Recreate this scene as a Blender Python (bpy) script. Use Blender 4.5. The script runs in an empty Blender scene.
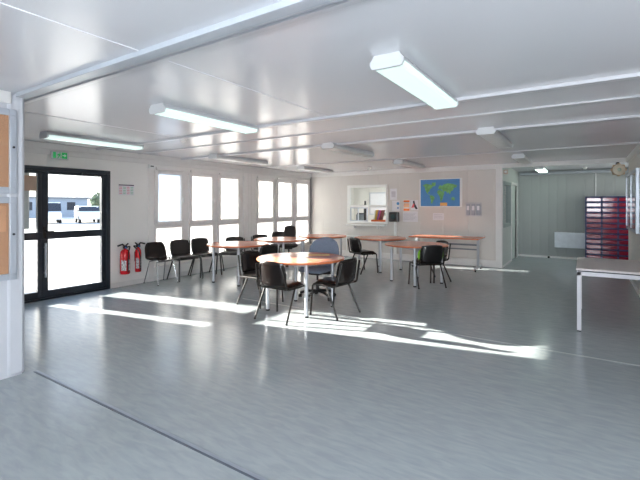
import bpy, math, random
from mathutils import Vector, Matrix
random.seed(7)
S = bpy.context.scene
COL = S.collection
PI = math.pi

# ------------------------------------------------------------------ camera, light, exposure
cam_d = bpy.data.cameras.new('camera'); cam = bpy.data.objects.new('camera', cam_d); COL.objects.link(cam)
cam.location = (0, 0, 1.5); cam.rotation_euler = (PI/2, 0, math.radians(33.0))
cam_d.sensor_width = 36; cam_d.lens = 408/640*36; cam_d.shift_y = -35/640; cam_d.clip_end = 500
S.camera = cam
S.view_settings.view_transform = 'Standard'; S.view_settings.look = 'None'
S.view_settings.gamma = 1; S.view_settings.use_curve_mapping = False
S.view_settings.exposure = 0.3

w = bpy.data.worlds.new('sky'); S.world = w; w.use_nodes = True
nt = w.node_tree; bg = nt.nodes['Background']
geo = nt.nodes.new('ShaderNodeTexCoord'); sep = nt.nodes.new('ShaderNodeSeparateXYZ'); cr = nt.nodes.new('ShaderNodeValToRGB')
nt.links.new(geo.outputs['Generated'], sep.inputs[0]); nt.links.new(sep.outputs['Z'], cr.inputs[0]); nt.links.new(cr.outputs[0], bg.inputs[0])
cr.color_ramp.elements[0].color = (1.0, .97, .92, 1); cr.color_ramp.elements[1].color = (.42, .62, 1.0, 1); cr.color_ramp.elements[1].position = .7
bg.inputs[1].default_value = 2.2

sun_d = bpy.data.lights.new('sun', 'SUN'); sun = bpy.data.objects.new('sun', sun_d); COL.objects.link(sun)
sun_d.energy = 36; sun_d.angle = math.radians(.53); sun_d.color = (1, .93, .84)
EL = math.radians(15.96); AZ = math.atan(.205)
sd = Vector((math.cos(AZ)*math.cos(EL), math.sin(AZ)*math.cos(EL), -math.sin(EL)))
sun.rotation_euler = sd.to_track_quat('-Z', 'Y').to_euler(); sun.location = (-12, 0, 6)

def area(name, loc, aim, sx, sy, power, color):
    d = bpy.data.lights.new(name, 'AREA'); d.shape = 'RECTANGLE'; d.size = sx; d.size_y = sy; d.energy = power; d.color = color
    o = bpy.data.objects.new(name, d); COL.objects.link(o); o.location = loc
    o.rotation_euler = Vector(aim).to_track_quat('-Z', 'Y').to_euler()
    return o
# daylight coming in by the windows behind the camera, plus an added alcove fill
area('daylight_rear_window', (.75, -2.75, 1.55), (0, 1, 0), 3.4, 1.3, 320, (.84, .92, 1.0))
area('alcove_fill', (1.60, 11.9, 1.6), (-1, .15, -.1), 1.4, 1.2, 9, (.88, .96, .93))  # added fill lamp at an unseen opening, brightens the alcove

# ------------------------------------------------------------------ materials
def lin(c):
    return tuple(((v/255)/12.92 if v/255 <= .04045 else ((v/255+.055)/1.055)**2.4) for v in c) + (1,)
MATS = {}
def mat(name, rgb, rough=.5, metal=0, var=.06, scale=8, spec=.5, bump=0, coat=0, emit=None, estr=0, stretch=None, trans=0, alpha=1):
    if name in MATS: return MATS[name]
    m = bpy.data.materials.new(name); m.use_nodes = True; n = m.node_tree.nodes; l = m.node_tree.links
    p = n['Principled BSDF']; MATS[name] = m
    p.inputs['Roughness'].default_value = rough; p.inputs['Metallic'].default_value = metal
    p.inputs['Specular IOR Level'].default_value = spec; p.inputs['Coat Weight'].default_value = coat; p.inputs['Coat Roughness'].default_value = .08
    p.inputs['Transmission Weight'].default_value = trans
    tc = n.new('ShaderNodeTexCoord'); mp = n.new('ShaderNodeMapping'); no = n.new('ShaderNodeTexNoise')
    no.inputs['Scale'].default_value = scale; no.inputs['Detail'].default_value = 4
    l.new(tc.outputs['Object'], mp.inputs[0]); l.new(mp.outputs[0], no.inputs['Vector'])
    if stretch: mp.inputs['Scale'].default_value = stretch
    r = n.new('ShaderNodeValToRGB'); c = lin(rgb)
    r.color_ramp.elements[0].position = .3; r.color_ramp.elements[1].position = .7
    r.color_ramp.elements[0].color = tuple(v*(1-var) for v in c[:3])+(1,)
    r.color_ramp.elements[1].color = tuple(min(1, v*(1+var)) for v in c[:3])+(1,)
    l.new(no.outputs['Fac'], r.inputs[0]); l.new(r.outputs[0], p.inputs['Base Color'])
    if bump:
        b = n.new('ShaderNodeBump'); b.inputs['Strength'].default_value = bump; b.inputs['Distance'].default_value = .002
        l.new(no.outputs['Fac'], b.inputs['Height']); l.new(b.outputs[0], p.inputs['Normal'])
    if emit:
        p.inputs['Emission Color'].default_value = lin(emit); p.inputs['Emission Strength'].default_value = estr
    return m

def grooved(name, rgb, axis, pitch, rough, width=.02, depth=.5, var=.03, coat=0, dark=.8):
    """painted sheet panels with joints or ribs at a regular pitch along one axis"""
    m = mat(name, rgb, rough, var=var, scale=1.2, coat=coat); n = m.node_tree.nodes; l = m.node_tree.links
    tc = n.new('ShaderNodeTexCoord'); sp = n.new('ShaderNodeSeparateXYZ'); l.new(tc.outputs['Object'], sp.inputs[0])
    d = n.new('ShaderNodeMath'); d.operation = 'DIVIDE'; d.inputs[1].default_value = pitch; l.new(sp.outputs[axis], d.inputs[0])
    f = n.new('ShaderNodeMath'); f.operation = 'FRACT'; l.new(d.outputs[0], f.inputs[0])
    r = n.new('ShaderNodeValToRGB'); e = r.color_ramp.elements
    e[0].position = 0; e[0].color = (0, 0, 0, 1); e[1].position = width; e[1].color = (1, 1, 1, 1)
    x = e.new(1-width); x.color = (1, 1, 1, 1); y = e.new(1.0); y.color = (0, 0, 0, 1)
    l.new(f.outputs[0], r.inputs[0])
    b = n.new('ShaderNodeBump'); b.inputs['Strength'].default_value = depth; b.inputs['Distance'].default_value = .006
    l.new(r.outputs[0], b.inputs['Height']); l.new(b.outputs[0], n['Principled BSDF'].inputs['Normal'])
    return m

WALL = grooved('wall_panel_paint', (216, 211, 206), 'X', .61, .42, .02, .8)
WALLL = grooved('wall_panel_paint_left', (240, 238, 235), 'Y', .61, .42, .012, .5)
ALC = grooved('ribbed_grey_panel', (166, 170, 168), 'X', .22, .45, .16, .5)
ALCS = mat('alcove_side_paint', (196, 200, 196), .45, var=.02)
PART = mat('partition_paint', (212, 214, 220), .4, var=.02)
TRIMW = mat('white_trim_paint', (232, 230, 228), .35, var=.02)
PVC = mat('window_pvc', (240, 236, 234), .3, var=.02)
JOINT = mat('ceiling_joint_cover', (206, 206, 210), .3, var=.02)
BEAMD = mat('ceiling_beam_edge', (190, 196, 204), .35, var=.03)
ANTH = mat('anthracite_aluminium', (38, 46, 56), .32, var=.06, spec=.6)
ORANGE = mat('beech_laminate', (230, 144, 108), .22, var=.10, scale=3, stretch=(14, 1, 1), coat=.12)
ORANGE_E = mat('beech_edge', (222, 122, 74), .4, var=.05)
SILVER = mat('silver_leg_paint', (196, 198, 204), .32, metal=.55, var=.02)
BLACKM = mat('black_frame_paint', (30, 27, 25), .35, var=.05)
BLACKP = mat('black_plastic', (22, 20, 20), .28, var=.08, bump=.2)
BROWNP = mat('dark_brown_plastic', (30, 23, 21), .2, var=.08, bump=.15)
FABK = mat('dark_fabric', (46, 40, 37), .75, var=.18, scale=60, bump=.4)
BLUEF = mat('blue_fabric', (120, 130, 148), .85, var=.14, scale=70, bump=.5)
CHROME = mat('chrome', (205, 205, 205), .15, metal=1, var=.01)
RUB = mat('black_rubber', (18, 18, 18), .7, var=.05)
RED = mat('extinguisher_red', (214, 20, 34), .2, var=.04, coat=.5)
WHITE = mat('white_enamel', (240, 240, 238), .35, var=.01)
PAPER = mat('paper', (232, 230, 234), .7, var=.03)
LIME = mat('lime_green_fabric', (140, 200, 50), .8, var=.1, scale=50)
GREYTOP = mat('grey_laminate', (208, 200, 198), .35, var=.08, scale=40)
GREYF = mat('light_grey_steel', (214, 212, 218), .35, var=.03)
CORK = mat('cork', (204, 148, 112), .8, var=.12, scale=90, bump=.3)
ALU = mat('brushed_aluminium', (196, 202, 212), .3, metal=.5, var=.03)
NAVY = mat('rack_navy', (24, 34, 92), .4, var=.06)
BINRED = mat('bin_red', (128, 10, 44), .10, var=.08, spec=.5, coat=.15)
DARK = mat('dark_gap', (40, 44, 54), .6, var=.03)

def glass(name, tint=(1, 1, 1), gloss=.08):
    m = bpy.data.materials.new(name); m.use_nodes = True; n = m.node_tree.nodes; l = m.node_tree.links
    n.remove(n['Principled BSDF']); t = n.new('ShaderNodeBsdfTransparent'); g = n.new('ShaderNodeBsdfGlossy'); g.inputs['Roughness'].default_value = .02
    t.inputs[0].default_value = tint+(1,); fr = n.new('ShaderNodeFresnel'); fr.inputs[0].default_value = 1.45
    no = n.new('ShaderNodeTexNoise'); no.inputs['Scale'].default_value = 2
    rr = n.new('ShaderNodeMapRange'); rr.inputs['To Min'].default_value = .015; rr.inputs['To Max'].default_value = .03
    l.new(no.outputs['Fac'], rr.inputs[0]); l.new(rr.outputs[0], g.inputs['Roughness'])
    gm = n.new('ShaderNodeNewGeometry'); iv = n.new('ShaderNodeMath'); iv.operation = 'SUBTRACT'; iv.inputs[0].default_value = 1; l.new(gm.outputs['Backfacing'], iv.inputs[1])
    ml = n.new('ShaderNodeMath'); ml.operation = 'MULTIPLY'; l.new(fr.outputs[0], ml.inputs[0]); l.new(iv.outputs[0], ml.inputs[1])   # outer face only reflects
    mx = n.new('ShaderNodeMixShader'); l.new(ml.outputs[0], mx.inputs[0]); l.new(t.outputs[0], mx.inputs[1]); l.new(g.outputs[0], mx.inputs[2])
    l.new(mx.outputs[0], n['Material Output'].inputs[0]); MATS[name] = m; return m
GLASS = glass('clear_glass', (.96, .98, .98))

def blind(name, rgb, k):
    m = bpy.data.materials.new(name); m.use_nodes = True; n = m.node_tree.nodes; l = m.node_tree.links
    n.remove(n['Principled BSDF']); t = n.new('ShaderNodeBsdfTranslucent'); d = n.new('ShaderNodeBsdfDiffuse')
    no = n.new('ShaderNodeTexNoise'); no.inputs['Scale'].default_value = 3
    cr = n.new('ShaderNodeValToRGB'); c = lin(rgb)
    cr.color_ramp.elements[0].color = tuple(v*.94 for v in c[:3])+(1,); cr.color_ramp.elements[1].color = c
    l.new(no.outputs['Fac'], cr.inputs[0]); l.new(cr.outputs[0], t.inputs[0]); l.new(cr.outputs[0], d.inputs[0])
    mx = n.new('ShaderNodeMixShader'); mx.inputs[0].default_value = k
    l.new(d.outputs[0], mx.inputs[1]); l.new(t.outputs[0], mx.inputs[2]); l.new(mx.outputs[0], n['Material Output'].inputs[0]); MATS[name] = m; return m
BLIND = blind('white_blind', (246, 246, 246), .5)
BLINDD = blind('dense_blind', (226, 234, 244), .30)

def floor_mat():
    m = mat('marbled_vinyl', (150, 161, 166), .24, var=.0, spec=.55); n = m.node_tree.nodes; l = m.node_tree.links
    tc = n.new('ShaderNodeTexCoord'); mp = n.new('ShaderNodeMapping'); mp.inputs['Scale'].default_value = (2.2, 9, 1); mp.inputs['Rotation'].default_value = (0, 0, math.radians(5))
    a = n.new('ShaderNodeTexNoise'); a.inputs['Scale'].default_value = 2.6; a.inputs['Detail'].default_value = 7; a.inputs['Distortion'].default_value = .6
    b = n.new('ShaderNodeTexNoise'); b.inputs['Scale'].default_value = .5
    r = n.new('ShaderNodeValToRGB'); r.color_ramp.elements[0].position = .32; r.color_ramp.elements[1].position = .68
    r.color_ramp.elements[0].color = lin((158, 166, 170)); r.color_ramp.elements[1].color = lin((171, 178, 180))
    l.new(tc.outputs['Object'], mp.inputs[0]); l.new(mp.outputs[0], a.inputs['Vector']); l.new(tc.outputs['Object'], b.inputs['Vector'])
    l.new(a.outputs['Fac'], r.inputs[0]); l.new(r.outputs[0], n['Principled BSDF'].inputs['Base Color'])
    rr = n.new('ShaderNodeMapRange'); rr.inputs['To Min'].default_value = .17; rr.inputs['To Max'].default_value = .27
    l.new(b.outputs['Fac'], rr.inputs[0]); l.new(rr.outputs[0], n['Principled BSDF'].inputs['Roughness'])
    return m
FLOOR = floor_mat()
CEIL = mat('lacquered_ceiling_sheet', (232, 232, 236), .24, var=.015, scale=.7, spec=.5)

# ------------------------------------------------------------------ mesh builder
class MB:
    def __init__(s): s.v = []; s.f = []
    def add(s, vs, fs, M=None):
        o = len(s.v)
        s.v += [tuple(M @ Vector(p)) if M else tuple(p) for p in vs]; s.f += [tuple(i+o for i in q) for q in fs]; return s
    def box(s, x0, x1, y0, y1, z0, z1, M=None):
        v = [(x0,y0,z0),(x1,y0,z0),(x1,y1,z0),(x0,y1,z0),(x0,y0,z1),(x1,y0,z1),(x1,y1,z1),(x0,y1,z1)]
        return s.add(v, [(0,3,2,1),(4,5,6,7),(0,1,5,4),(1,2,6,5),(2,3,7,6),(3,0,4,7)], M)
    def lathe(s, prof, n=24, c=(0,0,0), M=None):
        v = []; f = []
        for r, z in prof:
            for k in range(n):
                a = 2*PI*k/n; v.append((c[0]+r*math.cos(a), c[1]+r*math.sin(a), c[2]+z))
        for j in range(len(prof)-1):
            for k in range(n):
                a, b = j*n+k, j*n+(k+1) % n; f.append((a, b, b+n, a+n))
        f.append(tuple(range(n-1, -1, -1))); f.append(tuple(range((len(prof)-1)*n, len(prof)*n)))
        return s.add(v, f, M)
    def tube(s, pts, r, n=10, ry=None):
        P = [Vector(p) for p in pts]; T = []
        for i in range(len(P)):
            a = P[i]-P[i-1] if i else P[1]-P[0]; b = P[i+1]-P[i] if i < len(P)-1 else P[-1]-P[-2]
            T.append((a.normalized()+b.normalized()).normalized())
        up = Vector((0, 0, 1)) if abs(T[0].z) < .9 else Vector((1, 0, 0)); N = T[0].cross(up).normalized(); v = []; f = []
        for i, t in enumerate(T):
            N = (N-t*N.dot(t)).normalized(); B = t.cross(N)
            for k in range(n):
                a = 2*PI*k/n; v.append(P[i]+N*r*math.cos(a)+B*(ry or r)*math.sin(a))
        for i in range(len(P)-1):
            for k in range(n):
                a, b = i*n+k, i*n+(k+1) % n; f.append((a, b, b+n, a+n))
        f.append(tuple(range(n-1, -1, -1))); f.append(tuple(range((len(P)-1)*n, len(P)*n)))
        return s.add(v, f)
    def prism(s, poly, z0, z1, M=None):
        n = len(poly); v = [(x, y, z0) for x, y in poly]+[(x, y, z1) for x, y in poly]
        f = [tuple(range(n-1, -1, -1)), tuple(range(n, 2*n))]+[(i, (i+1) % n, (i+1) % n+n, i+n) for i in range(n)]
        return s.add(v, f, M)
    def pad(s, w, h, t, fn, k=.55, n=14, p=5):
        """cushion: rounded outline w x h, thickness t, placed by fn(a, b, c)"""
        v = []; f = []
        def pt(i, j, sg):
            a = -1+2*i/n; b = -1+2*j/n; x = a*math.sqrt(1-k*b*b/2); y = b*math.sqrt(1-k*a*a/2)
            e = max(abs(a), abs(b)); c = (1-e**p)**.5 if e < 1 else 0
            return fn(x*w/2, y*h/2, sg*(t/2)*c)
        idx = {}
        for sg in (1, -1):
            for i in range(n+1):
                for j in range(n+1):
                    rim = i in (0, n) or j in (0, n)
                    if rim and sg == -1: idx[(i, j, sg)] = idx[(i, j, 1)]; continue
                    idx[(i, j, sg)] = len(v); v.append(pt(i, j, sg))
        for i in range(n):
            for j in range(n):
                q = [idx[(i, j, 1)], idx[(i+1, j, 1)], idx[(i+1, j+1, 1)], idx[(i, j+1, 1)]]; f.append(tuple(q))
                q = [idx[(i, j, -1)], idx[(i, j+1, -1)], idx[(i+1, j+1, -1)], idx[(i+1, j, -1)]]; f.append(tuple(q))
        return s.add(v, f)
    def build(s, name, m, parent=None, smooth=False, bevel=0, loc=None):
        me = bpy.data.meshes.new(name); me.from_pydata([tuple(p) for p in s.v], [], s.f); me.validate()
        import bmesh
        b = bmesh.new(); b.from_mesh(me); bmesh.ops.recalc_face_normals(b, faces=b.faces); b.to_mesh(me); b.free()
        me.materials.append(m)
        o = bpy.data.objects.new(name, me); COL.objects.link(o)
        if parent: o.parent = parent
        if smooth:
            for q in me.polygons: q.use_smooth = True
            try: me.set_sharp_from_angle(angle=math.radians(38))
            except Exception: pass
        if bevel:
            bv = o.modifiers.new('bevel', 'BEVEL'); bv.width = bevel; bv.segments = 2; bv.limit_method = 'ANGLE'
        if loc: o.location = loc
        return o

def tag(o, label=None, cat=None, group=None, kind=None):
    if label: o['label'] = label
    if cat: o['category'] = cat
    if group: o['group'] = group
    if kind: o['kind'] = kind
    return o
def thing(name, label, cat, loc=(0, 0, 0), rz=0, group=None):
    o = bpy.data.objects.new(name, None); COL.objects.link(o); o.empty_display_size = .1
    o.location = loc; o.rotation_euler = (0, 0, rz); return tag(o, label, cat, group)
def struct(name, mb, m, parent=None, **k):
    o = mb.build(name, m, parent, **k)
    if not parent: o['kind'] = 'structure'
    return o
def sroot(name):
    o = bpy.data.objects.new(name, None); COL.objects.link(o); o['kind'] = 'structure'; return o
def dup(root, loc, rz, label, group=None):
    r = root.copy(); COL.objects.link(r); r.location = loc; r.rotation_euler = (0, 0, rz); r['label'] = label
    if group: r['group'] = group
    for ch in list(root.children):
        c = ch.copy(); COL.objects.link(c); c.parent = r
        for g in list(ch.children):
            d = g.copy(); COL.objects.link(d); d.parent = c
    return r
def fillet(pts, r, n=5):
    out = [Vector(pts[0])]
    for i in range(1, len(pts)-1):
        a, b, c = Vector(pts[i-1]), Vector(pts[i]), Vector(pts[i+1])
        p, q = b+(a-b).normalized()*r, b+(c-b).normalized()*r
        for k in range(n+1):
            t = k/n; out.append(p*(1-t)**2+b*2*t*(1-t)+q*t*t)
    out.append(Vector(pts[-1])); return out

# ------------------------------------------------------------------ structure
XL, XR, YB, YR = -7.15, .76, 10.5, -2.6    # left wall, right wall, back wall, rear wall
XP, YP = -4.2, 1.63                        # partition face and its end
ZC = 2.48
def wall_holes(mb, plane, p0, p1, a0, a1, z0, z1, holes):
    """wall slab between p0..p1 on its thin axis, running a0..a1, with rectangular holes (a,b,za,zb)"""
    A = sorted({a0, a1, *[h[0] for h in holes], *[h[1] for h in holes]}); Z = sorted({z0, z1, *[h[2] for h in holes], *[h[3] for h in holes]})
    for i in range(len(A)-1):
        for j in range(len(Z)-1):
            ca, cz = (A[i]+A[i+1])/2, (Z[j]+Z[j+1])/2
            if any(h[0] < ca < h[1] and h[2] < cz < h[3] for h in holes): continue
            if plane == 'x': mb.box(p0, p1, A[i], A[i+1], Z[j], Z[j+1])
            else: mb.box(A[i], A[i+1], p0, p1, Z[j], Z[j+1])
    return mb

struct('floor', MB().box(XL-.12, 3.4, YR-.15, 13.42, -.12, 0), FLOOR)
struct('ceiling', MB().box(XL-.12, 3.4, YR-.15, 13.42, ZC, ZC+.12), CEIL)
DOOR = (2.60, 4.09, 0, 2.11)
W1 = (4.96, 7.50, .30, 2.22); W2 = (7.93, 10.46, .30, 2.22)
struct('wall_left', wall_holes(MB(), 'x', XL-.14, XL, 1.5, 10.62, 0, ZC, [DOOR, W1, W2]), WALLL)
HATCH = (-5.85, -4.58, .98, 2.07)
struct('wall_back', wall_holes(MB(), 'y', YB, YB+.10, XL-.1, -1.70, 0, ZC, [HATCH]), WALL)
struct('wall_right', MB().box(XR, XR+.10, 3.2, 10.62, 0, ZC), WALL)
struct('wall_right_front', MB().box(3.2, 3.3, YR, 3.3, 0, ZC).box(XR+.1, 3.3, 3.2, 3.3, 0, ZC), WALL)
struct('wall_partition', MB().box(XP-.12, XP, YR, YP-.03, 0, ZC).box(XL, XP-.12, YP-.13, YP-.03, 0, ZC), PART)
REARW = (-1.0, 2.6, .95, 2.2)
struct('wall_rear', wall_holes(MB(), 'y', YR-.12, YR, XP-.1, 3.3, 0, ZC, [REARW]), WALL)
fr = sroot('window_4')
m = MB()
for x in (-1.0, .17, 1.34, 2.53): m.box(x, x+.07, YR-.1, YR-.03, .95, 2.2)
m.box(-1, 2.6, YR-.1, YR-.03, .95, 1.02).box(-1, 2.6, YR-.1, YR-.03, 2.13, 2.2); m.build('window_frame', PVC, fr)
# alcove
AW = (10.72, 11.72, 1.0, 2.02); AD = (11.95, 12.9, 0, 2.06)
struct('wall_alcove_left', wall_holes(MB(), 'x', -1.75, -1.65, 10.6, 13.3, 0, ZC, [AW, AD]), ALCS)
struct('wall_alcove_back', MB().box(-1.75, 1.75, 13.3, 13.4, 0, ZC), ALC)
struct('wall_alcove_right', wall_holes(MB(), 'x', 1.65, 1.75, 10.62, 13.3, 0, ZC, [(11.2, 12.6, 1.0, 2.2)]).box(XR+.1, 1.75, 10.52, 10.62, 0, ZC), ALCS)  # unseen opening added to bring light into the alcove
struct('trim_1', MB().box(-1.79, -1.65, YB-.03, YB+.10, 0, ZC), TRIMW, bevel=.004)       # corner post of the alcove
struct('trim_2', MB().box(-1.65, XR, YB-.01, YB+.10, 2.385, ZC), TRIMW, bevel=.004)      # header over the opening
struct('trim_3', MB().box(XP-.15, XP+.012, YP-.15, YP-.005, 0, ZC), PART, smooth=True, bevel=.03)   # rounded post ending the partition
# cornices
struct('trim_4', MB().box(XL, XL+.05, YP, YB, 2.385, ZC).box(XL, XL+.022, YP, YB, 2.30, 2.385), TRIMW, bevel=.006)
struct('trim_5', MB().box(XL+.05, -1.79, YB-.05, YB, 2.36, ZC), TRIMW, bevel=.006)
struct('trim_6', MB().box(XP, XP+.03, YR, YP-.12, 2.38, ZC), TRIMW, bevel=.004)
struct('trim_7', MB().box(XR-.05, XR, 3.2, YB-.01, 2.37, ZC), TRIMW, bevel=.006)
# ceiling joint covers
struct('trim_8', MB().box(XP+.035, 3.2, 1.54, 1.62, 2.445, ZC).box(XL, XP-.16, 1.6, 1.62, 2.445, ZC), BEAMD, bevel=.003)
m = MB()
m.box(XL+.05, XR if False else .76, 1.70, 1.74, 2.466, ZC); struct('trim_9', m, JOINT)
for i, (y, wd, dz, x0) in enumerate([(3.84, .07, .03, XL+.05), (4.62, .05, .016, XL+.05), (5.62, .08, .03, XL+.05), (8.10, .05, .016, XL+.05)]):
    struct('trim_%d' % (10+i), MB().box(x0, XR-.05, y-wd/2, y+wd/2, ZC-dz, ZC), JOINT, bevel=.004)
m = MB().box(-2.40, -2.37, -2.6, 1.54, 2.474, ZC).box(-2.40, -2.37, 1.74, 3.80, 2.474, ZC).box(-4.955, -4.925, 1.74, 3.80, 2.474, ZC)
struct('trim_14', m, CEIL)
# floor joints
struct('trim_15', MB().box(XP+.04, 3.2, 1.672, 1.686, 0, .003), mat('dark_joint_strip', (86, 94, 106), .4))
struct('trim_16', MB().box(XP+.04, 3.2, 1.686, 1.708, 0, .004), mat('light_joint_strip', (160, 168, 180), .35, metal=.3))
struct('trim_17', MB().box(-4.6, XR, 4.80, 4.825, 0, .003), mat('pale_weld_line', (170, 176, 178), .4))
# skirting
struct('baseboard_back', MB().box(XL, -1.79, YB-.03, YB, 0, .17), TRIMW, bevel=.004)
struct('baseboard_left', MB().box(XL, XL+.015, 4.09, YB-.03, 0, .09), TRIMW, bevel=.003)
struct('baseboard_right', MB().box(XR-.012, XR, 3.2, YB, 0, .07), TRIMW)
struct('baseboard_alcove', MB().box(-1.65, 1.65, 13.285, 13.3, 0, .05).box(-1.65, -1.64, 10.6, 11.9, 0, .05), TRIMW)
struct('trim_18', MB().box(XL, XL+.03, 7.50, 7.93, .0, 2.30).box(XL, XL+.045, 7.60, 7.63, 0, 2.3).box(XL, XL+.045, 7.70, 7.73, 0, 2.3).box(XL, XL+.045, 7.80, 7.83, 0, 2.3), PVC, bevel=.004)
struct('trim_19', MB().box(XL, XL+.03, 4.84, 4.96, 0, 2.30), PVC, bevel=.004)
struct('trim_20', MB().box(XL, XL+.04, 10.44, 10.47, .17, 2.36), mat('grey_corner_profile', (165, 160, 158), .4), bevel=.004)

# ------------------------------------------------------------------ windows of the left wall
def window(name, W, panes, dense=(), gap=None):
    r = sroot(name); y0, y1, z0, z1 = W; xi = XL-.02; xo = XL-.09
    holes = []
    for a, b in panes: holes += [(a, b, 1.17, 2.13), (a-.04, b+.03, .37, 1.03)]
    wall_holes(MB(), 'x', xo, xi, y0, y1, z0, z1, holes).build('window_frame', PVC, r, bevel=.003)
    for i, (a, b) in enumerate(panes):
        s = wall_holes(MB(), 'x', xi, XL+.022, a-.09, b+.09, 1.10, 2.19, [(a, b, 1.17, 2.13)]).build('sash', PVC, r, bevel=.008)
        MB().box(xi-.03, xi-.025, a-.005, b+.005, 1.165, 2.135).build('pane', GLASS, s)
        h = MB().box(XL+.022, XL+.034, b+.03, b+.06, 1.60, 1.67).box(XL+.034, XL+.055, b+.035, b+.055, 1.55, 1.64).build('window_handle', WHITE, s, bevel=.004)
        MB().box(XL+.003, XL+.05, a-.06, b+.06, 2.195, 2.255).build('blind_box', PVC, r, bevel=.012)
        ge = 9.14 if gap and i == gap else a-.002
        MB().box(xi-.012, xi-.010, ge, b+.002, 1.168, 2.132).build('blind', BLINDD if i in dense else BLIND, r)
        lo = wall_holes(MB(), 'x', xi, XL+.010, a-.09, b+.08, .31, 1.08, [(a-.04, b+.03, .37, 1.03)]).build('lower_frame', PVC, r, bevel=.006)
        MB().box(xi-.03, xi-.025, a-.045, b+.035, .365, 1.035).build('pane', GLASS, lo)
        MB().box(xi-.012, xi-.010, a-.042, b+.032, .368, 1.032).build('blind', BLIND, r)
    MB().box(XL, XL+.06, y0, y1, .26, .30).build('window_sill', PVC, r, bevel=.01)
    return r
window('window_1', W1, [(5.07, 5.61), (5.91, 6.46), (6.74, 7.30)], dense=(0,))
window('window_2', W2, [(8.06, 8.62), (8.88, 9.47), (9.75, 10.31)], gap=1)

# ------------------------------------------------------------------ entrance door
d = sroot('door_1'); xa, xb = XL-.09, XL-.01
wall_holes(MB(), 'x', xa-.01, XL+.012, DOOR[0], DOOR[1], 0, DOOR[3], [(2.66, 4.02, .03, 2.045)]).build('door_frame', ANTH, d, bevel=.004)
MB().box(xa, XL, 2.66, 4.02, 0, .03).build('threshold', ALU, d)
for a, b, g in ((2.66, 2.99, .05), (2.99, 4.02, .075)):
    l = wall_holes(MB(), 'x', xa+.01, xb, a, b, .03, 2.045, [(a+.1, b-g, .14, .955), (a+.1, b-g, 1.07, 1.995)]).build('door_leaf', ANTH, d, bevel=.004)
    MB().box(xa+.04, xa+.048, a+.095, b-g+.005, .13, .96).build('pane', GLASS, l)
    MB().box(xa+.04, xa+.048, a+.095, b-g+.005, 1.065, 2.0).build('pane', GLASS, l)
    if a > 2.9:
        MB().tube([(xb+.04, a+.045, .36), (xb+.04, a+.045, .90)], .014).box(xb, xb+.04, a+.035, a+.055, .42, .44).box(xb, xb+.04, a+.035, a+.055, .82, .84).build('pull_handle', ALU, l, smooth=True)
        MB().box(xb, xb+.014, a+.02, a+.065, .98, 1.16).build('lock_plate', BLACKP, l)
        MB().tube([(xb+.012, a+.045, 1.08), (xb+.055, a+.045, 1.08), (xb+.055, a+.16, 1.08)], .011).build('lever_handle', BLACKP, l, smooth=True)
        MB().box(xb, xb+.05, b-.42, b-.14, 2.0, 2.04).build('door_closer', ANTH, l, bevel=.006)
        MB().box(xb+.012, xb+.018, b-.34, b-.14, 1.992, 1.998).build('closer_arm', ALU, l)
tan = MB().box(xa+.05, xa+.054, 2.765, 2.935, 1.72, 1.955).build('notice_sheet', mat('tan_sheet', (206, 176, 156), .7)); tag(tan, 'tan sheet stuck at the top of the glass of the dark entrance door', 'notice')

# ------------------------------------------------------------------ serving hatch in the back wall and the office behind it
h = sroot('window_3'); y0, y1 = YB-.025, YB+.06
wall_holes(MB(), 'y', y0, y1, HATCH[0], HATCH[1], HATCH[2], HATCH[3], [(-5.77, -4.64, 1.50, 2.0), (-5.77, -4.64, 1.03, 1.43)]).build('window_frame', WHITE, h, bevel=.004)
MB().box(-5.775, -4.635, YB+.02, YB+.026, 1.495, 2.005).build('pane', GLASS, h)
q = wall_holes(MB(), 'y', YB+.0, YB+.03, -5.77, -5.20, 1.03, 1.43, [(-5.735, -5.52, 1.06, 1.40), (-5.49, -5.235, 1.06, 1.40)]).build('sliding_sash', ALU, h)
MB().box(-5.74, -5.23, YB+.012, YB+.017, 1.055, 1.405).build('pane', GLASS, q)
MB().box(-5.80, -4.62, YB-.20, YB, .915, .945).box(-5.6, -5.57, YB-.14, YB, .84, .915).box(-4.85, -4.82, YB-.14, YB, .84, .915).build('window_sill', WHITE, h, bevel=.004)
OFF = mat('office_wall_paint', (232, 228, 222), .5, var=.02)
struct('wall_office', MB().box(-7.15, -1.75, 13.3, 13.4, 0, ZC).box(-7.25, -7.15, 10.6, 13.4, 0, ZC), OFF)
ct = thing('counter', 'white counter behind the serving hatch', 'counter', (0, 0, 0))
MB().box(-5.95, -4.3, 10.62, 11.2, .98, 1.02).build('worktop', WHITE, ct, bevel=.004); MB().box(-5.9, -4.35, 10.68, 11.15, 0, .98).build('body', OFF, ct)
bookc = [((238, 236, 230), .04), ((226, 196, 70), .024), ((206, 130, 60), .02), ((90, 96, 170), .02), ((196, 70, 120), .024), ((120, 60, 60), .02)]
bl = ['white upright folder behind the hatch, leftmost of the row', 'yellow folder leaning in the row behind the hatch', 'orange folder leaning between the yellow and the blue ones', 'blue folder leaning in the row behind the hatch', 'magenta folder leaning beside the blue one behind the hatch', 'red folder at the plant end of the row behind the hatch']
x = -5.10
for i, (c, t) in enumerate(bookc):
    r = thing('folder', bl[i], 'folder', (x, 10.76, 1.085), 0, 'folders behind the hatch'); r.rotation_euler = (0, math.radians(10+i), 0)
    MB().box(0, t, -.11, .11, 0, .28).box(0, t, -.113, -.11, .02, .26).build('cover', mat('folder_%d' % i, c, .5), r, bevel=.003)
    MB().box(.004, t-.004, -.105, .108, .276, .284).build('pages', PAPER, r); x += t+.012
ob = tag(MB().box(-5.16, -4.68, 10.64, 10.90, 1.021, 1.08).build('tray', mat('orange_tray', (206, 96, 42), .5), None, bevel=.006), 'flat orange box lying under the folders behind the hatch', 'box')
pl = thing('potted_plant', 'small green plant in a pot behind the serving hatch', 'plant', (-4.73, 10.82, 1.081))
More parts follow.
